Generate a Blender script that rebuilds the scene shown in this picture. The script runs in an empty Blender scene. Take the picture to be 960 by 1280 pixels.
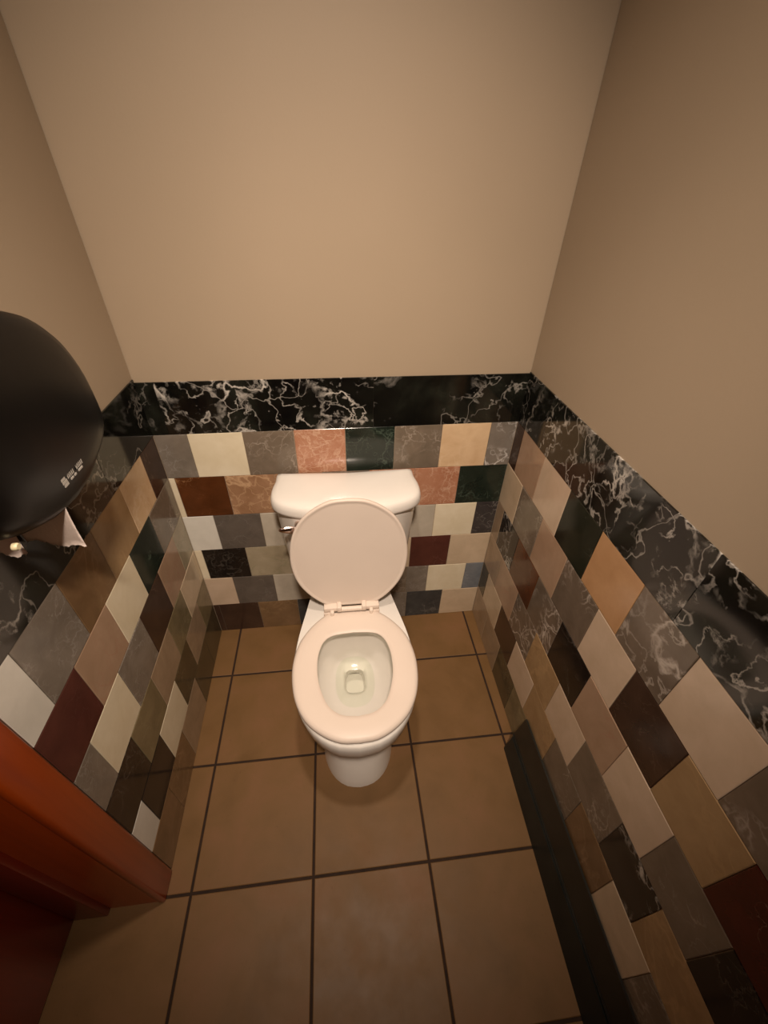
import bpy, bmesh, math, random
from mathutils import Vector, Euler
random.seed(11)
C = bpy.context.scene.collection
S = bpy.context.scene

# ------------------------------------------------------------------ camera
F_PX, IMG_H = 519.28, 1280
cam_d = bpy.data.cameras.new('camera')
cam_d.sensor_fit = 'VERTICAL'; cam_d.sensor_height = 36.0; cam_d.sensor_width = 27.0
cam_d.lens = F_PX * 36.0 / IMG_H
cam_d.clip_start = 0.02
cam = bpy.data.objects.new('camera', cam_d); C.objects.link(cam)
cam.location = (0.53522, -1.15456, 1.51978)
cam.rotation_euler = (0.905138, -0.024398, -0.110476)
S.camera = cam

# ------------------------------------------------------------------ world, light, exposure
w = bpy.data.worlds.new('world'); S.world = w; w.use_nodes = True
w.node_tree.nodes['Background'].inputs[0].default_value = (1, .8, .6, 1)
w.node_tree.nodes['Background'].inputs[1].default_value = 0.0

def lamp(name, kind, loc, power, col, **kw):
    d = bpy.data.lights.new(name, kind); d.energy = power; d.color = col
    for k, v in kw.items(): setattr(d, k, v)
    o = bpy.data.objects.new(name, d); C.objects.link(o); o.location = loc
    return o
WARM = (1.0, 0.81, 0.66)
def aimed(name, loc, target, power, angle, col, radius, blend=1.0):
    o = lamp(name, 'SPOT', loc, power, col, spot_size=math.radians(angle), spot_blend=blend, shadow_soft_size=radius)
    o.rotation_euler = (Vector(target) - Vector(loc)).to_track_quat('-Z', 'Y').to_euler()
    return o
# a recessed ceiling spot above the door side of the room, its narrow beam on the toilet imitating lens vignetting
aimed('ceiling_spot', (0.56, -1.45, 2.42), (0.545, -0.10, 0.90), 195.0, 76, WARM, 0.07)
# and a second one in line with it, above the bowl
aimed('ceiling_spot', (0.53, -0.66, 2.42), (0.54, -0.42, 0.40), 52.0, 72, WARM, 0.05)

S.view_settings.view_transform = 'Standard'
S.view_settings.look = 'None'
S.view_settings.exposure = 0.0
S.view_settings.gamma = 1.0
S.view_settings.use_curve_mapping = False

# ------------------------------------------------------------------ helpers
def lin(c):
    r = []
    for v in c:
        v = v / 255.0
        r.append(v / 12.92 if v <= 0.04045 else ((v + 0.055) / 1.055) ** 2.4)
    return (r[0], r[1], r[2], 1.0)

def link(name, bm, mat, parent=None, loc=(0, 0, 0), smooth=False, kind=None, label=None):
    bmesh.ops.recalc_face_normals(bm, faces=bm.faces)
    me = bpy.data.meshes.new(name); bm.to_mesh(me); bm.free()
    if smooth:
        for p in me.polygons: p.use_smooth = True
    o = bpy.data.objects.new(name, me); C.objects.link(o)
    if mat: me.materials.append(mat)
    o.location = loc
    if parent: o.parent = parent
    if kind: o['kind'] = kind
    if label: o['label'] = label
    return o

def thing(name, label, cat, loc):
    o = bpy.data.objects.new(name, None); C.objects.link(o)
    o.location = loc; o['label'] = label; o['category'] = cat
    o.empty_display_size = 0.1
    return o

def sharp(o, deg=40):
    m = o.modifiers.new('edge', 'EDGE_SPLIT'); m.split_angle = math.radians(deg)
    return o

def box(bm, a, b):
    x0, y0, z0 = a; x1, y1, z1 = b
    vs = [bm.verts.new(p) for p in ((x0, y0, z0), (x1, y0, z0), (x1, y1, z0), (x0, y1, z0),
                                    (x0, y0, z1), (x1, y0, z1), (x1, y1, z1), (x0, y1, z1))]
    for f in ((0, 3, 2, 1), (4, 5, 6, 7), (0, 1, 5, 4), (1, 2, 6, 5), (2, 3, 7, 6), (3, 0, 4, 7)):
        bm.faces.new([vs[i] for i in f])

def bevelled_box(a, b, w=0.003, seg=2):
    bm = bmesh.new(); box(bm, a, b)
    bmesh.ops.bevel(bm, geom=list(bm.edges), offset=w, segments=seg, affect='EDGES', profile=0.5)
    return bm

def loft(bm, rings, cap0=True, cap1=True):
    """rings: lists of 3-D points, all of one length, closed loops"""
    R = [[bm.verts.new(p) for p in r] for r in rings]
    n = len(R[0])
    for a, b in zip(R, R[1:]):
        for i in range(n):
            j = (i + 1) % n
            bm.faces.new((a[i], a[j], b[j], b[i]))
    if cap0: bm.faces.new(R[0])
    if cap1: bm.faces.new(R[-1])
    return R

def spline(pts, n):
    """closed=False Catmull-Rom through 2-D points, resampled evenly to n points"""
    P = [Vector(p) for p in pts]
    P = [P[0] * 2 - P[1]] + P + [P[-1] * 2 - P[-2]]
    out = []
    for i in range(1, len(P) - 2):
        for k in range(24):
            t = k / 24
            a, b, c, d = P[i - 1], P[i], P[i + 1], P[i + 2]
            out.append(0.5 * ((2 * b) + (c - a) * t + (2 * a - 5 * b + 4 * c - d) * t * t + (3 * b - a - 3 * c + d) * t ** 3))
    out.append(P[-2])
    L = [0]
    for a, b in zip(out, out[1:]): L.append(L[-1] + (b - a).length)
    res = []; k = 0
    for i in range(n):
        s = L[-1] * i / (n - 1)
        while k < len(L) - 2 and L[k + 1] < s: k += 1
        f = (s - L[k]) / max(1e-9, L[k + 1] - L[k])
        res.append(out[k].lerp(out[k + 1], f))
    return res

def mirror_loop(half, cx, n=28):
    """half outline (dx, y) from front centre to back centre -> closed loop of 2n-2 points"""
    h = spline(half, n)
    h[0].x = 0; h[-1].x = 0
    return [(cx + p.x, p.y) for p in h] + [(cx - p.x, p.y) for p in h[-2:0:-1]]

def inset(loop, d, c=None):
    """move every point of a closed star-shaped loop towards its centre by d"""
    if c is None:
        c = (sum(p[0] for p in loop) / len(loop), sum(p[1] for p in loop) / len(loop))
    out = []
    for x, y in loop:
        L = math.hypot(c[0] - x, c[1] - y)
        k = d / L
        out.append((x + (c[0] - x) * k, y + (c[1] - y) * k))
    return out

def tube(bm, pts, r, seg=10):
    rings = []
    for i, p in enumerate(pts):
        p = Vector(p)
        a = Vector(pts[max(0, i - 1)]); b = Vector(pts[min(len(pts) - 1, i + 1)])
        t = (b - a).normalized()
        u = t.cross(Vector((0, 0, 1)))
        if u.length < 1e-4: u = t.cross(Vector((1, 0, 0)))
        u.normalize(); v = t.cross(u)
        rr = r[i] if isinstance(r, (list, tuple)) else r
        rings.append([p + u * math.cos(k * 2 * math.pi / seg) * rr + v * math.sin(k * 2 * math.pi / seg) * rr for k in range(seg)])
    loft(bm, rings)

# ------------------------------------------------------------------ materials
def base_mat(name, rough=0.5, col=(200, 200, 200), spec=0.5, metal=0.0):
    m = bpy.data.materials.new(name); m.use_nodes = True
    b = m.node_tree.nodes['Principled BSDF']
    b.inputs['Base Color'].default_value = lin(col)
    b.inputs['Roughness'].default_value = rough
    b.inputs['Metallic'].default_value = metal
    b.inputs['Specular IOR Level'].default_value = spec
    return m, m.node_tree, b

def N(nt, t, **kw):
    n = nt.nodes.new(t)
    for k, v in kw.items(): setattr(n, k, v)
    return n

def coords(nt, offset=True):
    tc = N(nt, 'ShaderNodeTexCoord')
    if not offset: return tc.outputs['Object']
    oi = N(nt, 'ShaderNodeObjectInfo')
    mul = N(nt, 'ShaderNodeMath', operation='MULTIPLY'); mul.inputs[1].default_value = 61.0
    nt.links.new(oi.outputs['Random'], mul.inputs[0])
    add = N(nt, 'ShaderNodeVectorMath', operation='ADD')
    nt.links.new(tc.outputs['Object'], add.inputs[0]); nt.links.new(mul.outputs[0], add.inputs[1])
    return add.outputs[0]

def noise(nt, vec, scale, detail=4, rough=0.55, dist=0.0):
    n = N(nt, 'ShaderNodeTexNoise')
    n.inputs['Scale'].default_value = scale; n.inputs['Detail'].default_value = detail
    n.inputs['Roughness'].default_value = rough; n.inputs['Distortion'].default_value = dist
    nt.links.new(vec, n.inputs['Vector'])
    return n.outputs[0]

def ramp(nt, fac, stops):
    r = N(nt, 'ShaderNodeValToRGB')
    e = r.color_ramp.elements
    e[0].position, e[0].color = stops[0][0], stops[0][1]
    e[1].position, e[1].color = stops[-1][0], stops[-1][1]
    for p, c in stops[1:-1]:
        x = e.new(p); x.color = c
    nt.links.new(fac, r.inputs[0])
    return r.outputs[0]

def mapr(nt, fac, a, b, c, d):
    m = N(nt, 'ShaderNodeMapRange'); m.clamp = True
    for i, v in zip((1, 2, 3, 4), (a, b, c, d)): m.inputs[i].default_value = v
    nt.links.new(fac, m.inputs[0])
    return m.outputs[0]

def math_(nt, op, a, b=None):
    m = N(nt, 'ShaderNodeMath', operation=op)
    for i, v in enumerate((a, b)):
        if v is None: continue
        if isinstance(v, (int, float)): m.inputs[i].default_value = v
        else: nt.links.new(v, m.inputs[i])
    return m.outputs[0]

def mixc(nt, fac, a, b):
    m = N(nt, 'ShaderNodeMix', data_type='RGBA')
    if isinstance(fac, (int, float)): m.inputs[0].default_value = fac
    else: nt.links.new(fac, m.inputs[0])
    for i, v in ((6, a), (7, b)):
        if isinstance(v, tuple): m.inputs[i].default_value = v
        else: nt.links.new(v, m.inputs[i])
    return m.outputs[2]

def ridge(nt, vec, scale, width, dist=1.0, detail=3):
    n = noise(nt, vec, scale, detail, 0.5, dist)
    d = math_(nt, 'ABSOLUTE', math_(nt, 'SUBTRACT', n, 0.5))
    return mapr(nt, d, 0.0, width, 1.0, 0.0)

STONE = {}
def stone(name, ca, cb, vein=None, amt=0.0, vscale=9.0, width=0.02, lo=0.45, hi=0.6, rough=0.16, mscale=14.0):
    m, nt, b = base_mat('stone_' + name, rough)
    v = coords(nt)
    n1 = noise(nt, v, mscale, 6, 0.6, 0.4)
    col = ramp(nt, n1, [(0.33, lin(ca)), (0.67, lin(cb))])
    if vein:
        mask = mapr(nt, noise(nt, v, vscale * 0.55, 2), lo, hi, 0.0, 1.0)
        r1 = math_(nt, 'MULTIPLY', ridge(nt, v, vscale, width * 0.8, 0.3, 7), mask)
        r2 = math_(nt, 'MULTIPLY', ridge(nt, v, vscale * 2.3, width, 0.4, 6), mask)
        fac = math_(nt, 'MULTIPLY', math_(nt, 'MAXIMUM', r1, math_(nt, 'MULTIPLY', r2, 0.6)), amt)
        col = mixc(nt, fac, col, lin(vein))
    nt.links.new(col, b.inputs['Base Color'])
    rr = mapr(nt, noise(nt, v, 30, 3), 0.3, 0.7, rough * 0.75, rough * 1.35)
    nt.links.new(rr, b.inputs['Roughness'])
    STONE[name] = m
    return m

stone('cream', (222, 210, 180), (232, 222, 196))
stone('white', (214, 212, 202), (226, 224, 214))
stone('light grey', (180, 172, 156), (196, 188, 172))
stone('grey', (116, 108, 97), (134, 125, 114), (176, 172, 166), 0.5, 16, 0.02)
stone('dark grey', (92, 85, 78), (106, 98, 90), (150, 146, 140), 0.3, 12, 0.015)
stone('blue grey', (112, 118, 124), (134, 138, 142), (158, 160, 160), 0.4, 14, 0.02)
stone('taupe', (108, 97, 83), (124, 111, 96), (196, 184, 170), 0.45, 12, 0.02)
stone('veined taupe', (100, 88, 75), (118, 104, 90), (214, 204, 192), 0.75, 8, 0.03, 0.42, 0.56)
stone('veined grey', (112, 105, 96), (130, 122, 112), (230, 226, 220), 0.9, 13, 0.035, 0.36, 0.5)
stone('charcoal', (56, 52, 52), (70, 66, 64), (190, 184, 176), 0.6, 9, 0.018)
stone('slate', (50, 54, 56), (68, 70, 70), (128, 126, 122), 0.4, 8, 0.015)
stone('black', (24, 21, 19), (36, 31, 28), (110, 104, 96), 0.35, 8, 0.012, rough=0.12)
stone('veined black', (28, 25, 22), (50, 46, 40), (212, 206, 196), 0.85, 10, 0.035, 0.42, 0.55, rough=0.12)
stone('dark green', (24, 32, 26), (38, 46, 38), (96, 112, 98), 0.5, 14, 0.02, rough=0.12)
stone('green black', (28, 32, 24), (42, 44, 34), (104, 104, 90), 0.4, 9, 0.015, rough=0.12)
stone('terracotta', (166, 112, 84), (184, 136, 108), (220, 190, 164), 0.55, 18, 0.03, 0.35, 0.5)
stone('peach brown', (146, 110, 80), (168, 132, 102), (220, 186, 146), 0.6, 9, 0.03, 0.4, 0.52)
stone('rust brown', (78, 43, 20), (96, 55, 28), (196, 150, 104), 0.5, 7, 0.008, 0.5, 0.62)
stone('maroon', (78, 42, 36), (92, 52, 44), (150, 112, 100), 0.35, 7, 0.008, 0.5, 0.65)
stone('dark red', (62, 20, 14), (78, 28, 20), (206, 176, 164), 0.6, 6, 0.008, 0.52, 0.64)
stone('dark brown', (58, 41, 32), (72, 53, 42), (150, 130, 108), 0.3, 6, 0.008, 0.54, 0.66)
stone('tan', (206, 174, 136), (222, 194, 156), (232, 212, 182), 0.4, 10, 0.03)
stone('beige', (196, 176, 148), (210, 190, 162))
stone('golden tan', (156, 128, 92), (172, 144, 106), (206, 170, 122), 0.4, 6, 0.03)
stone('orange tan', (184, 142, 100), (196, 154, 112), (216, 172, 128), 0.3, 6, 0.03)
stone('pink tan', (164, 137, 112), (178, 150, 125), (170, 122, 100), 0.35, 7, 0.015)
stone('pink cream', (200, 178, 152), (212, 190, 166))
stone('olive beige', (156, 145, 120), (174, 162, 138), (128, 130, 98), 0.5, 10, 0.03, 0.4, 0.55)
stone('olive', (112, 102, 76), (134, 122, 92), (160, 150, 118), 0.4, 9, 0.02)
stone('dark olive', (70, 62, 44), (88, 78, 56), (110, 104, 84), 0.4, 9, 0.02)
stone('grey tan', (150, 130, 106), (168, 146, 120))
stone('brown', (116, 92, 64), (134, 106, 76), (176, 146, 108), 0.4, 8, 0.03)

def marble(name, amount, lo, hi):
    m, nt, b = base_mat('marble_' + name, 0.09)
    v = coords(nt)
    col = ramp(nt, noise(nt, v, 7, 6, 0.6, 0.3), [(0.36, lin((11, 10, 10))), (0.52, lin((22, 22, 18))), (0.7, lin((38, 40, 33)))])
    mask = mapr(nt, noise(nt, v, 5.0, 4, 0.6), lo, hi, 0.0, 1.0)
    mask2 = mapr(nt, noise(nt, v, 9.0, 3, 0.6), lo - 0.02, hi + 0.02, 0.0, 1.0)
    r1 = math_(nt, 'MULTIPLY', ridge(nt, v, 6.5, 0.016, 0.25, 8), mask)
    r2 = math_(nt, 'MULTIPLY', ridge(nt, v, 15, 0.022, 0.3, 8), mask2)
    r3 = math_(nt, 'MULTIPLY', ridge(nt, v, 3.0, 0.004, 0.2, 5), 0.5)
    blot = mapr(nt, noise(nt, v, 17, 8, 0.65, 0.3), 0.56, 0.66, 0.0, 0.8)
    blot = math_(nt, 'MULTIPLY', blot, mask)
    f = math_(nt, 'MAXIMUM', r1, math_(nt, 'MULTIPLY', r2, 0.7))
    f = math_(nt, 'MAXIMUM', f, blot)
    f = math_(nt, 'MAXIMUM', f, r3)
    f = math_(nt, 'MULTIPLY', f, amount)
    col = mixc(nt, f, col, lin((212, 206, 196)))
    nt.links.new(col, b.inputs['Base Color'])
    return m
MARBLE_HEAVY = marble('heavy_veins', 0.95, 0.44, 0.56)
MARBLE_LIGHT = marble('light_veins', 0.6, 0.54, 0.66)
MARBLE_MID = marble('mid_veins', 0.85, 0.455, 0.57)

# painted plaster
PLASTER, nt, b = base_mat('painted_plaster', 0.55, (190, 174, 152), 0.3)
v = coords(nt, False)
nt.links.new(ramp(nt, noise(nt, v, 1.6, 3), [(0.3, lin((168, 151, 128))), (0.7, lin((174, 156, 133)))]), b.inputs['Base Color'])
bp = N(nt, 'ShaderNodeBump'); bp.inputs['Strength'].default_value = 0.08; bp.inputs['Distance'].default_value = 0.002
nt.links.new(noise(nt, v, 160, 3), bp.inputs['Height']); nt.links.new(bp.outputs[0], b.inputs['Normal'])

# ceramic floor tile
FLOOR_T, nt, b = base_mat('glazed_floor_tile', 0.5, spec=0.3)
v = coords(nt)
c1 = ramp(nt, noise(nt, v, 6, 5, 0.6, 0.3), [(0.3, lin((110, 82, 48))), (0.5, lin((119, 89, 54))), (0.7, lin((126, 92, 60)))])
sp = mapr(nt, noise(nt, v, 90, 2), 0.7, 0.78, 0.0, 0.35)
nt.links.new(mixc(nt, sp, c1, lin((92, 62, 36))), b.inputs['Base Color'])
nt.links.new(mapr(nt, noise(nt, v, 12, 3), 0.3, 0.7, 0.44, 0.58), b.inputs['Roughness'])
bp = N(nt, 'ShaderNodeBump'); bp.inputs['Strength'].default_value = 0.15; bp.inputs['Distance'].default_value = 0.004
nt.links.new(noise(nt, v, 9, 4), bp.inputs['Height']); nt.links.new(bp.outputs[0], b.inputs['Normal'])

GROUT, nt, b = base_mat('brown_grout', 0.9)
v = coords(nt, False)
nt.links.new(ramp(nt, noise(nt, v, 25, 4), [(0.3, lin((36, 22, 12))), (0.7, lin((54, 35, 20)))]), b.inputs['Base Color'])

def speck(name, ca, cb, rough, scale=40, spec=0.5, coat=0.0):
    m, nt, b = base_mat(name, rough, ca, spec)
    v = coords(nt, False)
    nt.links.new(ramp(nt, noise(nt, v, scale, 3), [(0.3, lin(ca)), (0.7, lin(cb))]), b.inputs['Base Color'])
    b.inputs['Coat Weight'].default_value = coat
    return m
CHINA = speck('white_vitreous_china', (232, 228, 220), (236, 232, 224), 0.12, 8)
SEATP = speck('bone_white_plastic', (226, 212, 198), (230, 216, 202), 0.42, 8, 0.35)
BLACKP = speck('black_plastic', (8, 7, 7), (11, 10, 10), 0.32, 60, 0.3)
RAILM = speck('black_rail_paint', (28, 30, 28), (40, 41, 37), 0.3, 14)
LOGO = speck('pale_print', (176, 172, 164), (186, 182, 174), 0.5, 50)
IVORY = speck('ivory_plastic', (214, 204, 164), (222, 212, 176), 0.4, 50)
CHROME, _, b = base_mat('chrome', 0.18, (226, 206, 196), 0.5, 1.0)
PAPER, nt, b = base_mat('soft_tissue_paper', 0.95, (228, 214, 204), 0.1)
v = coords(nt, False)
bp = N(nt, 'ShaderNodeBump'); bp.inputs['Strength'].default_value = 0.3; bp.inputs['Distance'].default_value = 0.002
nt.links.new(noise(nt, v, 220, 3), bp.inputs['Height']); nt.links.new(bp.outputs[0], b.inputs['Normal'])

def wood(name, ca, cb, rough=0.28):
    m, nt, b = base_mat(name, rough)
    tc = N(nt, 'ShaderNodeTexCoord'); mp = N(nt, 'ShaderNodeMapping'); mp.inputs['Scale'].default_value = (18, 18, 1.1)
    nt.links.new(tc.outputs['Object'], mp.inputs[0])
    n1 = noise(nt, mp.outputs[0], 2.2, 6, 0.6, 0.8)
    nt.links.new(ramp(nt, n1, [(0.25, lin(ca)), (0.75, lin(cb))]), b.inputs['Base Color'])
    b.inputs['Coat Weight'].default_value = 0.25; b.inputs['Coat Roughness'].default_value = 0.25
    return m
WOOD = wood('orange_stained_wood', (150, 56, 8), (174, 72, 14))
WOOD_D = wood('red_stained_wood', (124, 30, 8), (148, 42, 14))

WATER = bpy.data.materials.new('clear_water'); WATER.use_nodes = True
nt = WATER.node_tree
for n in list(nt.nodes): nt.nodes.remove(n)
out = N(nt, 'ShaderNodeOutputMaterial'); tr = N(nt, 'ShaderNodeBsdfTransparent'); gl = N(nt, 'ShaderNodeBsdfGlossy'); mx = N(nt, 'ShaderNodeMixShader')
fr = N(nt, 'ShaderNodeFresnel'); fr.inputs[0].default_value = 1.33
tr.inputs[0].default_value = (0.95, 0.975, 0.935, 1); gl.inputs[1].default_value = 0.03
nt.links.new(fr.outputs[0], mx.inputs[0]); nt.links.new(tr.outputs[0], mx.inputs[1]); nt.links.new(gl.outputs[0], mx.inputs[2])
nt.links.new(mx.outputs[0], out.inputs[0])

# ------------------------------------------------------------------ the setting
ROOM_END, CEIL = -1.95, 2.44
BS, LS, RS, RW = 0.00577, -0.01737, 0.01521, 1.10759     # the walls are not quite square

def wall_frame(side):
    if side == 'b':
        e = Vector((1, BS, 0)); n = Vector((BS, -1, 0)).normalized(); o = Vector((0, 0, 0))
    elif side == 'l':
        e = Vector((-LS, -1, 0)); n = Vector((1, -LS, 0)).normalized(); o = Vector((0, 0, 0))
    else:
        e = Vector((-RS, -1, 0)); n = Vector((-1, RS, 0)).normalized(); o = Vector((RW, BS * RW, 0))
    return lambda u, v, d=0.0: o + e * u + n * d + Vector((0, 0, v))

def slab(bm, fr, u0, u1, v0, v1, d0, d1):
    vs = [bm.verts.new(fr(u, v, d)) for d in (d0, d1) for (u, v) in ((u0, v0), (u1, v0), (u1, v1), (u0, v1))]
    for f in ((0, 1, 2, 3), (7, 6, 5, 4), (0, 4, 5, 1), (1, 5, 6, 2), (2, 6, 7, 3), (3, 7, 4, 0)):
        bm.faces.new([vs[i] for i in f])

fb, fl, fr_ = wall_frame('b'), wall_frame('l'), wall_frame('r')
PROUD = 0.003
bm = bmesh.new(); slab(bm, fb, -0.12, RW + 0.12, 0, CEIL, -0.10, -PROUD)
WALL_B = link('wall_back', bm, PLASTER, kind='structure')
DOOR0, DOOR1, DOORH = 0.864, 1.70, 2.05
bm = bmesh.new()
slab(bm, fl, -0.0, 0.855, 0, CEIL, -0.26, -PROUD)
slab(bm, fl, 0.855, DOOR1, DOORH, CEIL, -0.26, -PROUD)
slab(bm, fl, DOOR1, -ROOM_END, 0, CEIL, -0.26, -PROUD)
WALL_L = link('wall_left', bm, PLASTER, kind='structure')
bm = bmesh.new(); slab(bm, fr_, -0.0, -ROOM_END, 0, CEIL, -0.10, -PROUD)
WALL_R = link('wall_right', bm, PLASTER, kind='structure')
bm = bmesh.new(); box(bm, (-0.3, ROOM_END - 0.1, 0), (RW + 0.12, ROOM_END, CEIL))
link('wall_front', bm, PLASTER, kind='structure')
bm = bmesh.new(); box(bm, (-0.3, ROOM_END - 0.1, CEIL), (RW + 0.12, 0.12, CEIL + 0.1))
link('ceiling', bm, PLASTER, kind='structure')
bm = bmesh.new(); box(bm, (-0.3, ROOM_END - 0.1, -0.1), (RW + 0.12, 0.12, -0.0025))
FLOOR = link('floor', bm, GROUT, kind='structure')

def piece(name, fr, quad, mat, parent, label=None, depth=0.009, cham=0.0012, d=0.0, g=0.0006):
    """chamfered tile: quad = four (u, v) corners in order; its face stands at distance d off the wall plane"""
    cu = sum(q[0] for q in quad) / 4; cv = sum(q[1] for q in quad) / 4
    c = fr(cu, cv, d)
    def ring(ins, dd):
        out = []
        for (u, v) in quad:
            su = ins if u < cu else -ins; sv = ins if v < cv else -ins
            out.append(fr(u + su, v + sv, dd) - c)
        return out
    bm = bmesh.new()
    R = loft(bm, [ring(g, d - depth), ring(g, d - cham * 0.7), ring(g + cham, d)], cap0=False, cap1=True)
    return link(name, bm, mat, parent, c, label=label)

# row edges (height above floor as a function of distance from the corner)
ROW_R = [lambda u: 1.0995, lambda u: .9421 - .0041 * u, lambda u: .7892 - .0076 * u, lambda u: .6301 - .0028 * u,
         lambda u: .4727 + .0015 * u, lambda u: .3152 + .0069 * u, lambda u: .1700 - .006 * u, lambda u: 0.0]
ROW_L = [lambda u: 1.0975, lambda u: .9306 + .0083 * u, lambda u: .7843 - .0079 * u, lambda u: .6371 - .0122 * u,
         lambda u: .4738 - .0013 * u, lambda u: .3300 - .016 * u, lambda u: .1750 - .0085 * u, lambda u: 0.0]
_B = [(1.0883, 1.0951), (.9319, .9407), (.7811, .781), (.6252, .6244), (.4699, .4733), (.3225, .3113), (.1677, .1590), (0, 0)]
ROW_B = [(lambda a, b: (lambda u: a + (b - a) * u / RW))(*q) for q in _B]

TILES = {
 'b': (fb, WALL_B, ROW_B, RW, [
  ([.094, .252, .403, .558, .713, .864, 1.022], ['grey', 'cream', 'taupe', 'terracotta', 'dark green', 'taupe', 'tan', 'veined grey']),
  ([.018, .17, .325, .479, .633, .787, .942], ['cream', 'rust brown', 'peach brown', 'peach brown', 'taupe', 'terracotta', 'terracotta', 'dark green']),
  ([.101, .256, .410, .565, .719, .873, 1.026], ['white', 'dark grey', 'light grey', 'taupe', 'pink tan', 'light grey', 'cream', 'charcoal']),
  ([.026, .179, .333, .487, .640, .794, .948], ['cream', 'black', 'olive beige', 'tan', 'grey', 'beige', 'maroon', 'beige']),
  ([.105, .258, .412, .567, .720, .788, .875, 1.033], ['pink cream', 'dark grey', 'light grey', 'tan', 'olive', 'taupe', 'grey', 'cream', 'blue grey']),
  ([.022, .177, .335, .490, .640, .795, .950], ['dark brown', 'dark brown', 'brown', 'slate', 'tan', 'grey', 'slate', 'beige'])]),
 'r': (fr_, WALL_R, ROW_R, 1.95, [
  ([.057, .217, .377, .532, .689, .840, .991], ['dark brown', 'pink tan', 'pink cream', 'green black', 'orange tan', 'veined taupe', 'pink cream', 'veined taupe']),
  ([.140, .299, .460, .619, .770, .924, 1.068], ['beige', 'taupe', 'pink tan', 'veined taupe', 'pink cream', 'dark brown', 'golden tan', 'dark red']),
  ([.059, .208, .375, .536, .690, .847, .997, 1.136], ['grey tan', 'veined black', 'rust brown', 'veined taupe', 'black', 'pink tan', 'pink cream', 'taupe', 'black']),
  ([.140, .301, .458, .621, .771, .937, 1.070], ['grey tan', 'pink tan', 'veined taupe', 'golden tan', 'pink cream', 'taupe', 'veined black', 'golden tan']),
  ([.066, .226, .381, .538, .698, .851, 1.001, 1.140], ['dark olive', 'beige', 'dark brown', 'pink cream', 'golden tan', 'taupe', 'brown', 'beige', 'taupe']),
  ([.147, .301, .455], ['grey tan', 'grey tan', 'dark olive', 'olive'])]),
 'l': (fl, WALL_L, ROW_L, .797, [
  ([.112, .264, .428, .576, .724], ['dark brown', 'tan', 'golden tan', 'brown', 'grey', 'white']),
  ([.034, .188, .343, .497, .651], ['taupe', 'taupe', 'dark green', 'cream', 'pink tan', 'maroon']),
  ([.107, .261, .419, .572, .725], ['olive beige', 'pink tan', 'dark brown', 'grey', 'cream', 'grey']),  # corner tile's olive tone has the back wall's reflection blended into its colour
  ([.030, .184, .332, .494, .646], ['beige', 'beige', 'olive', 'grey tan', 'olive', 'black']),
  ([.115, .270, .415, .573, .728], ['olive', 'grey tan', 'dark olive', 'cream', 'black', 'white']),  # olive of the corner tile also includes a painted reflection
  ([.160, .317, .495, .650], ['dark olive', 'dark olive', 'grey tan', 'brown', 'brown'])]),
}
EXTRA = ['cream', 'taupe', 'black', 'pink tan', 'grey', 'golden tan', 'dark green', 'beige', 'maroon', 'white', 'veined taupe']
for side, (fr, wall, rows, uend, data) in TILES.items():
    for k, (J, T) in enumerate(data):
        J = list(J); T = list(T)
        while J[-1] + 0.155 < uend - 0.03:                      # the same tiling goes on past what the photo shows
            J.append(J[-1] + 0.155)
            if len(T) < len(J) + 1: T.append(EXTRA[(k * 5 + len(T) * 3) % len(EXTRA)])
        E = [0.0] + J + [uend]
        top, bot = rows[k + 1], rows[k + 2]
        for i in range(len(E) - 1):
            u0, u1 = E[i], E[i + 1]
            if u1 - u0 < 0.004: continue
            t = T[min(i, len(T) - 1)]
            piece('wall_tile', fr, [(u0, bot(u0)), (u1, bot(u1)), (u1, top(u1)), (u0, top(u0))], STONE[t], wall,
                  label=t + ' stone tile', d=random.uniform(-0.0003, 0.0003))
    for (u0, u1, m) in {'b': [(0, .046, MARBLE_LIGHT), (.046, .645, MARBLE_HEAVY), (.645, RW, MARBLE_LIGHT)],
                        'r': [(0, .172, MARBLE_LIGHT), (.172, .772, MARBLE_MID), (.772, 1.372, MARBLE_MID), (1.372, 1.95, MARBLE_LIGHT)],
                        'l': [(0, .300, MARBLE_LIGHT), (.300, .797, MARBLE_LIGHT)]}[side]:
        piece('border_panel', fr, [(u0, rows[1](u0)), (u1, rows[1](u1)), (u1, rows[0](u1)), (u0, rows[0](u0))], m, wall,
              label='black marble panel with white veins', depth=0.010, d=0.0005, cham=0.0008, g=0.0001)

# floor tiles
ff = lambda u, v, d=0.0: Vector((u, v, d))
XS = [-0.2485, 0.0796, 0.4077, 0.7358, 1.0639, 1.14]
YS = [0.06, -0.2154, -0.5359, -0.8565, -1.1770, -1.4975, -1.8180, -1.98]
G = 0.0030
for i in range(len(XS) - 1):
    for j in range(len(YS) - 1):
        x0, x1, y1, y0 = XS[i] + G, XS[i + 1] - G, YS[j] - G, YS[j + 1] + G
        if i == 0 and y1 > -0.83: x0 = -0.02
        q = [(x0, y0), (x1, y0), (x1, y1), (x0, y1)]
        piece('floor_tile', ff, q, FLOOR_T, FLOOR, depth=0.008, cham=0.0016, d=0.0)

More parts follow.
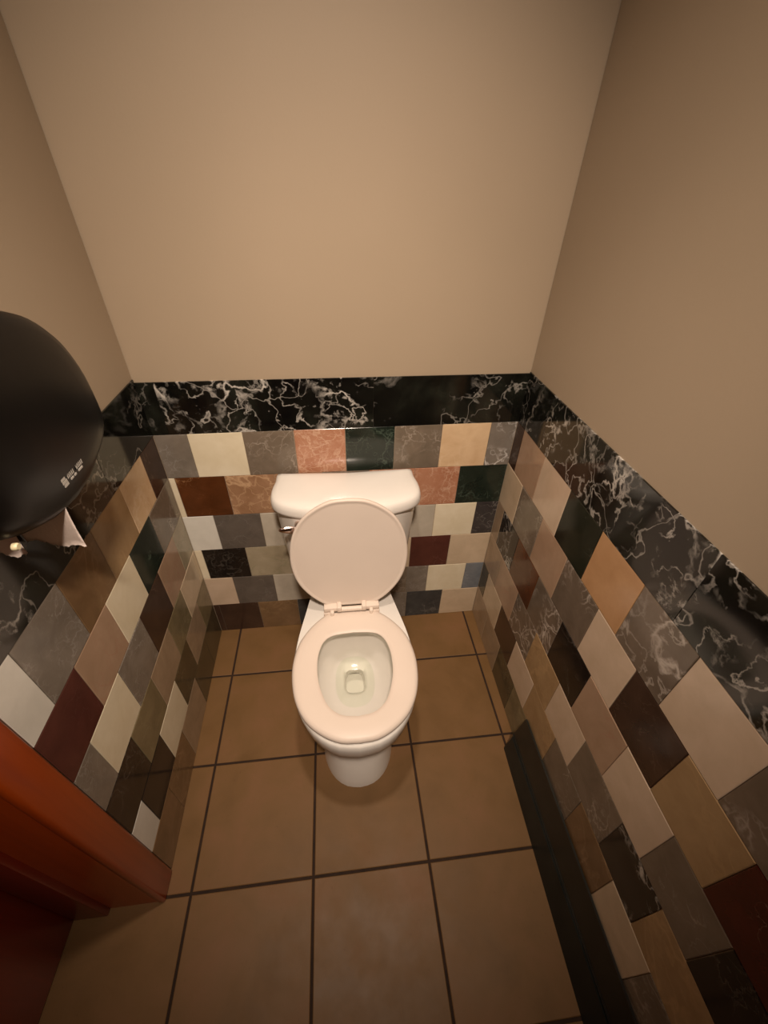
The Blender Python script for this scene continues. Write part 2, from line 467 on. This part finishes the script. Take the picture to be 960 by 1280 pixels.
# ------------------------------------------------------------------ the door in the left wall (closed, beside the camera)
bm = bevelled_box((-0.002, -0.868, 0), (0.0185, -0.7985, DOORH + 0.07), 0.008, 3)
sharp(link('trim_1', bm, WOOD, kind='structure', smooth=True))
bm = bevelled_box((-0.002, -1.770, 0), (0.0300, -1.696, DOORH + 0.07), 0.008, 3)
sharp(link('trim_2', bm, WOOD, kind='structure', smooth=True))
bm = bevelled_box((-0.002, -1.696, DOORH), (0.0240, -0.868, DOORH + 0.07), 0.008, 3)
sharp(link('trim_3', bm, WOOD, kind='structure', smooth=True))
bm = bmesh.new()
box(bm, (-0.26, -0.8635, 0), (0.0, -0.850, DOORH)); box(bm, (-0.26, -1.70, 0), (0.0, -1.686, DOORH)); box(bm, (-0.26, -1.70, DOORH - 0.014), (0, -0.85, DOORH))
link('trim_4', bm, WOOD, kind='structure')
bm = bevelled_box((-0.206, -0.879, 0), (-0.122, -0.858, DOORH - 0.014), 0.004, 2)
sharp(link('trim_5', bm, WOOD_D, kind='structure', smooth=True))
bm = bmesh.new(); box(bm, (-0.25, -1.688, 0.004), (-0.212, -0.866, DOORH - 0.016))
DOOR = link('door_1', bm, WOOD_D, kind='structure')
for (a, b) in (((-0.214, -1.075, 0.004), (-0.206, -0.868, DOORH - 0.016)), ((-0.214, -1.686, 0.004), (-0.206, -1.575, DOORH - 0.016))):
    sharp(link('stile', bevelled_box(a, b, 0.002, 2), WOOD_D, DOOR, smooth=True))
for z0, z1 in ((0.004, 0.23), (0.93, 1.07), (1.90, DOORH - 0.016)):
    sharp(link('rail', bevelled_box((-0.214, -1.575, z0), (-0.206, -1.075, z1), 0.002, 2), WOOD_D, DOOR, smooth=True))
bm = bmesh.new(); tube(bm, [(-0.206, -1.62, 1.0), (-0.165, -1.62, 1.0), (-0.155, -1.61, 1.0), (-0.150, -1.52, 1.0)], [0.011, 0.011, 0.010, 0.008], 12)
link('handle', bm, CHROME, DOOR, smooth=True)

# ------------------------------------------------------------------ toilet
TX = 0.553
toilet = thing('toilet', 'white two-piece toilet with its lid up, standing against the tiled back wall', 'toilet', (TX, -0.38, 0))
def tl(name, bm, mat, smooth=True, label=None, parent=None, split=40):
    for vv in bm.verts: vv.co -= Vector((TX, -0.38, 0))
    o = link(name, bm, mat, parent or toilet, (0, 0, 0), smooth, label=label)
    if parent: pass
    if split: sharp(o, split)
    return o

def bowl_half(w, yf, yw, bw, yb):
    pts = []
    for k in range(7):
        a = k / 6 * math.pi / 2
        pts.append((w * math.sin(a) ** 0.9, yw + (yf - yw) * math.cos(a) ** 0.95))
    span = yb - yw
    pts += [(w + (bw - w) * 0.12, yw + span * 0.24), (w + (bw - w) * 0.48, yw + span * 0.52), (w + (bw - w) * 0.84, yw + span * 0.80),
            (bw, yb - 0.012), (bw - 0.014, yb), (0, yb)]
    return pts
def bowl_ring(z, w, yf, yw=-0.46, bw=0.115, yb=-0.045):
    return [(x, y, z) for x, y in mirror_loop(bowl_half(w, yf, yw, bw, yb), TX, 34)]
def inner_ring(z, w, yf, yb, p=1.0):
    n = 66; yc = (yf + yb) / 2; r = (yb - yf) / 2; out = []
    for i in range(n):
        a = 2 * math.pi * i / n
        s, c = math.sin(a), math.cos(a)
        out.append((TX + w * math.copysign(abs(s) ** p, s), yc - r * math.copysign(abs(c) ** p, c), z))
    return out
bm = bmesh.new()
outer = [bowl_ring(0.0, .117, -.650, -.50, .10, -.10), bowl_ring(0.03, .115, -.645, -.50, .10, -.10), bowl_ring(0.09, .107, -.622, -.49, .098, -.10),
         bowl_ring(0.16, .105, -.600, -.48, .100, -.09), bowl_ring(0.22, .116, -.615, -.47, .105, -.07), bowl_ring(0.265, .142, -.655, -.465, .108, -.05),
         bowl_ring(0.30, .162, -.678, -.46, .112), bowl_ring(0.335, .176, -.693, -.46, .115), bowl_ring(0.37, .182, -.696), bowl_ring(0.392, .183, -.695), bowl_ring(0.399, .179, -.690)]
inner = [inner_ring(.399, .126, -.646, -.330, .8), inner_ring(.387, .123, -.640, -.334, .8), inner_ring(.366, .134, -.648, -.318, .8), inner_ring(.335, .132, -.642, -.310, 0.85),
         inner_ring(.285, .110, -.600, -.322, 0.9), inner_ring(.245, .084, -.545, -.318, 0.85), inner_ring(.215, .060, -.490, -.318, 0.8), inner_ring(.200, .044, -.452, -.330, 0.7),
         inner_ring(.192, .034, -.437, -.352, 0.6), inner_ring(.165, .031, -.430, -.345, 0.6), inner_ring(.10, .030, -.41, -.31, 0.7)]
loft(bm, outer + inner)
tl('bowl', bm, CHINA, split=60)
bm = bmesh.new(); bm.faces.new([bm.verts.new(p) for p in inner_ring(.221, .0645, -.5005, -.319, 0.81)])
tl('water', bm, WATER, False, 'clear water in the bowl', split=0)

SEAT_OUT = [(0, -.688), (.05, -.683), (.10, -.658), (.142, -.618), (.170, -.560), (.1815, -.49), (.178, -.43), (.163, -.378), (.135, -.332), (.104, -.299), (.078, -.281), (.06, -.2765), (0, -.2755)]
SEAT_IN = [(0, -.624), (.045, -.616), (.080, -.586), (.102, -.53), (.109, -.48), (.106, -.43), (.090, -.388), (.060, -.368), (0, -.362)]
so, si = mirror_loop(SEAT_OUT, TX, 40), mirror_loop(SEAT_IN, TX, 40)
bm = bmesh.new()
prof = [(so, 0.003, .4005), (so, 0.0, .405), (so, 0.0, .413), (so, 0.004, .4195), (so, 0.012, .4225), (so, 0.03, .4235)]
rings = [[(x, y, z) for x, y in inset(l, d)] for l, d, z in prof]
rings += [[(x, y, z) for x, y in inset(si, d)] for d, z in ((-0.012, .4230), (-0.004, .4220), (-0.0002, .4190), (-0.001, .4150), (-0.014, .4120), (-0.018, .4005))]
R = loft(bm, rings, False, False)
n = len(R[0])
for i in range(n): bm.faces.new((R[-1][i], R[-1][(i + 1) % n], R[0][(i + 1) % n], R[0][i]))
SEAT = tl('seat', bm, SEATP, True, 'bone white seat ring', split=60)

# the raised lid: the seat's outline turned up about the hinge, inner face towards the camera
PIV = Vector((0, -0.268, 0.428)); ang = math.radians(90 + 4.5)
def up(x, y, t):
    """(x, y) in the closed lid plane, t = height above it when closed"""
    r = -(y - PIV.y); ca, sa = math.cos(ang), math.sin(ang)
    return (x, PIV.y - (r * ca - t * sa), PIV.z + r * sa + t * ca)
lo_ = [(TX + (x - TX) * .972, -.2755 + (y + .2755) * .985) for x, y in so]
prof = [(0.016, 0.0020), (0.010, 0.0018), (0.007, 0.0003), (0.003, 0.0), (0.0, 0.002), (0.0, 0.010), (0.004, 0.0145), (0.016, 0.0175), (0.04, 0.0185)]
bm = bmesh.new(); loft(bm, [[up(x, y, t) for x, y in inset(lo_, d)] for d, t in prof])
LID = tl('lid', bm, SEATP, True, 'bone white lid standing open against the tank', split=60)

for sx in (-1, 1):
    hx = TX + sx * 0.066
    bm = bevelled_box((hx - 0.024, -0.285, 0.428), (hx + 0.024, -0.255, 0.446), 0.004, 2)     # lid knuckle
    hg = tl('hinge', bm, SEATP)
    bm = bevelled_box((hx - 0.006 - sx * 0.003, -0.298, 0.402), (hx + 0.006 - sx * 0.003, -0.262, 0.438), 0.003, 2)
    o = tl('knuckle', bm, SEATP, parent=hg)
    bm = bevelled_box((hx + sx * 0.010 - 0.011 + sx * .004, -0.286, 0.402), (hx + sx * 0.010 + 0.011 + sx * .004, -0.258, 0.424), 0.003, 2)
    tl('mounting_post', bm, SEATP, parent=hg)
    bm = bevelled_box((hx - sx * 0.026 - 0.008, -0.290, 0.430), (hx - sx * 0.026 + 0.008, -0.262, 0.452), 0.004, 2)
    tl('lid_lug', bm, SEATP, parent=hg)
bm = bmesh.new(); tube(bm, [(TX - 0.042, -0.279, 0.433), (TX + 0.042, -0.279, 0.433)], 0.0085, 12)
tl('hinge_pin', bm, SEATP)

# tank
def tank_half(w, yf, k=0.0):
    return [(0, yf), (.08, yf + .004), (.145, yf + .014), (w - .033, yf + .036), (w - .006, yf + .068), (w, yf + .108), (w - .003, yf + .145), (w - .009, -.048), (w - .010, -.030), (w - .014, -.022), (0, -.020)]
bm = bmesh.new()
rings = []
for z, s, yf in ((.399, .176, -.178), (.410, .190, -.188), (.44, .196, -.192), (.60, .208, -.200), (.752, .218, -.206)):
    rings.append([(x, y, z) for x, y in mirror_loop(tank_half(s, yf), TX, 40)])
loft(bm, rings)
TANK = tl('tank', bm, CHINA, split=50)
bm = bmesh.new()
tlid = mirror_loop([(0, -.216), (.08, -.212), (.145, -.200), (.196, -.178), (.222, -.150), (.2295, -.115), (.228, -.078), (.2235, -.056), (.222, -.040), (.2218, -.020), (.2216, -.0125), (.2206, -.0105), (.2186, -.0100), (.15, -.0100), (0, -.0100)], TX + 0.001, 44)
prof = [(0.006, .7520), (0.001, .7550), (0.0, .762), (0.0005, .774), (0.004, .785), (0.010, .791), (0.022, .7950), (0.05, .7975), (0.09, .7985)]
loft(bm, [[(x, y, z) for x, y in inset(tlid, d)] for d, z in prof])
tl('tank_lid', bm, CHINA, True, 'white bow-fronted tank lid', split=50)
# flush lever
bm = bmesh.new(); tube(bm, [(.412, -.186, .724), (.411, -.212, .724)], 0.017, 16)
fh = tl('flush_handle', bm, CHROME, True, 'chrome flush handle')
bm = bmesh.new()
secs = []
for t, hw, hh in ((0, .006, .013), (.3, .006, .014), (.7, .0055, .011), (.95, .0045, .006), (1, .002, .003)):
    x = .416 - t * .062; y = -.216 - .010 * t; z = .724 + .013 * t
    secs.append([(x, y + hw * math.cos(a), z + hh * math.sin(a)) for a in [k * math.pi / 6 for k in range(12)]])
loft(bm, secs)
tl('lever', bm, CHROME, True, parent=fh)
for sx in (-1, 1):
    bm = bmesh.new()
    rings = [[(TX + sx * .104 + r * math.cos(a), -.33 + r * math.sin(a), z) for a in [k * math.pi / 8 for k in range(16)]] for r, z in ((.014, .0), (.014, .012), (.010, .019), (.004, .022))]
    loft(bm, rings); tl('bolt_cap', bm, CHINA)

# ------------------------------------------------------------------ toilet paper dispenser on the left wall
DY, DZ = -0.545, 1.09
disp = thing('toilet_paper_dispenser', 'black rounded plastic toilet paper dispenser mounted on the left wall', 'dispenser', (0.0, DY, DZ))
half = [(0, 1.092), (.05, 1.098), (.105, 1.116), (.148, 1.137), (.170, 1.163), (.1735, 1.205), (.166, 1.262), (.140, 1.318), (.100, 1.356), (.052, 1.377), (0, 1.383)]
dl = mirror_loop(half, DY, 36)
cz = 1.235
def drings(levels):
    out = []
    for x, d in levels:
        out.append([(x, y, z - 0.0) for y, z in inset(dl, d)])
    return out
bm = bmesh.new()
levels = [(0.016 + 0.003, -0.002 + 0.004), (0.022, -0.001), (0.050, -0.001), (0.078, 0.000), (0.094, 0.004), (0.103, 0.012), (0.108, 0.024), (0.112, 0.050), (0.1145, 0.080), (0.1155, 0.11)]
loft(bm, drings(levels))
def dpart(name, bm, mat, smooth=True, label=None, split=45, parent=None):
    for vv in bm.verts: vv.co -= Vector((0.0, DY, DZ))
    o = link(name, bm, mat, parent or disp, (0, 0, 0), smooth, label=label)
    if split: sharp(o, split)
    return o
cover = dpart('cover', bm, BLACKP, split=60)
bm = bmesh.new(); loft(bm, drings([(0.006, 0.006), (0.008, 0.004), (0.0185, 0.004)]))
dpart('back_plate', bm, BLACKP)
# printed mark: a small three-bar emblem and two lines too small to read
bm = bmesh.new()
def mark(y0, y1, z0, z1):
    xx = 0.1085
    # follow the slight bulge of the cover: raised flat print
    box(bm, (xx, y0, z0), (xx + 0.0045, y1, z1))
zc = 1.148
for i, (a, b_) in enumerate(((-.5775, -.5665), (-.5765, -.5640), (-.5745, -.5635))):
    mark(a, b_, zc + .0028 - i * .0055, zc + .0072 - i * .0055)
yy = -.5600
rnd = random.Random(4)
while yy < -.512:
    if not (-.5395 < yy < -.5365):
        mark(yy, yy + .0019, zc - .0012, zc + .0062)
        if rnd.random() < .7: mark(yy, yy + .0032, zc + (.0046 if rnd.random() < .5 else -.0012), zc + (.0062 if rnd.random() < .5 else .0006))
    yy += .0042
for y0, y1 in ((-.5545, -.5465), (-.5430, -.5370), (-.5290, -.5160)):
    mark(y0, y1, zc - .0070, zc - .0040)
dpart('printed_logo', bm, LOGO, False, 'pale printed logo and lettering', split=0, parent=cover)
bm = bmesh.new()
rings = [[(0.100 + h, -.690 + r * math.cos(a), 1.1235 + r * math.sin(a)) for a in [k * math.pi / 7 for k in range(14)]] for h, r in ((-.008, .0055), (-.003, .0055), (-.001, .004))]
loft(bm, rings); dpart('lock_button', bm, IVORY, True, 'small ivory button at the lower edge')

# hanging torn paper, one sheet at the roll in the middle, one at the near end
def sheet(name, y0, x0, x1, ztop, zbot, seed, label, sag=0.0):
    t = thing(name, label, 'toilet paper', (x0, y0, ztop))
    rr = random.Random(seed); nx, nz = 22, 8
    bm = bmesh.new(); g = {}
    for i in range(nx + 1):
        u = i / nx
        zb = zbot(u) + rr.uniform(-.0022, .0022)
        for j in range(nz + 1):
            vv = j / nz
            y = y0 + .004 * math.sin(u * 4 + 1) * vv + sag * vv * vv - .003 * math.sin(vv * 3)
            g[i, j] = bm.verts.new((x0 + (x1 - x0) * u, y, ztop + (zb - ztop) * vv))
    for i in range(nx):
        for j in range(nz): bm.faces.new((g[i, j], g[i + 1, j], g[i + 1, j + 1], g[i, j + 1]))
    bmesh.ops.solidify(bm, geom=list(bm.faces), thickness=0.0006)
    for q in bm.verts: q.co -= Vector((x0, y0, ztop))
    link('torn_sheet', bm, PAPER, t, (0, 0, 0), True)
    return t
sheet('toilet_paper', -0.582, 0.012, 0.104, 1.135, lambda u: 1.038 - .013 * u + .004 * math.sin(u * 9), 3,
      'torn end of white toilet paper hanging below the middle of the black dispenser')
sheet('toilet_paper', -0.668, 0.020, 0.088, 1.150, lambda u: 1.092 + .004 * math.sin(u * 7), 5,
      'short end of toilet paper at the near lower edge of the black dispenser')

# ------------------------------------------------------------------ black rail along the foot of the right wall
rail = thing('floor_rail', 'long black sloped rail lying on the floor along the foot of the right wall', 'rail', (1.05, -0.575, 0))
def railpart(name, bm, label=None):
    for vv in bm.verts: vv.co -= Vector((1.05, -0.575, 0))
    return sharp(link(name, bm, RAILM, rail, (0, 0, 0), True, label=label), 30)
def rprof(y):
    xw = RW + RS * y - 0.0025
    k = (-y - 0.575)
    return xw, 1.053 - .030 * k, 1.066 - .006 * k
y0, y1 = -0.578, ROOM_END + 0.005
bm = bmesh.new()
rings = []
for y in (y0, y0 - .004, (y0 + y1) / 2, y1):
    xw, xf, xr = rprof(y); e = 0.003 if y == y0 else 0
    rings.append([(xf + e, y, 0.0005), (xr + e, y, 0.076), (xr + .002, y, 0.0755), (xw - .022, y, 0.0755), (xw - .022, y, 0.0005)])
loft(bm, rings); railpart('front_panel', bm)
bm = bmesh.new(); rings = []
for y in (y0 + .006, y0 + .001, (y0 + y1) / 2, y1):
    xw, xf, xr = rprof(y); e = 0.003 if y == y0 + .006 else 0
    rings.append([(xr + .003 + e, y, 0.0800), (xr + .003 + e, y, 0.0850), (xr + .006 + e, y, 0.0880), (xw - .004, y, .180 - e), (xw, y, 0.183 - e), (xw, y, 0.0800)])
loft(bm, rings); railpart('sloped_top', bm)
bm = bmesh.new()
xw, xf, xr = rprof(y0)
box(bm, (xw - .022, ROOM_END + .006, 0.0005), (xw - .018, y0 - .002, 0.0805)); railpart('back_strip', bm)
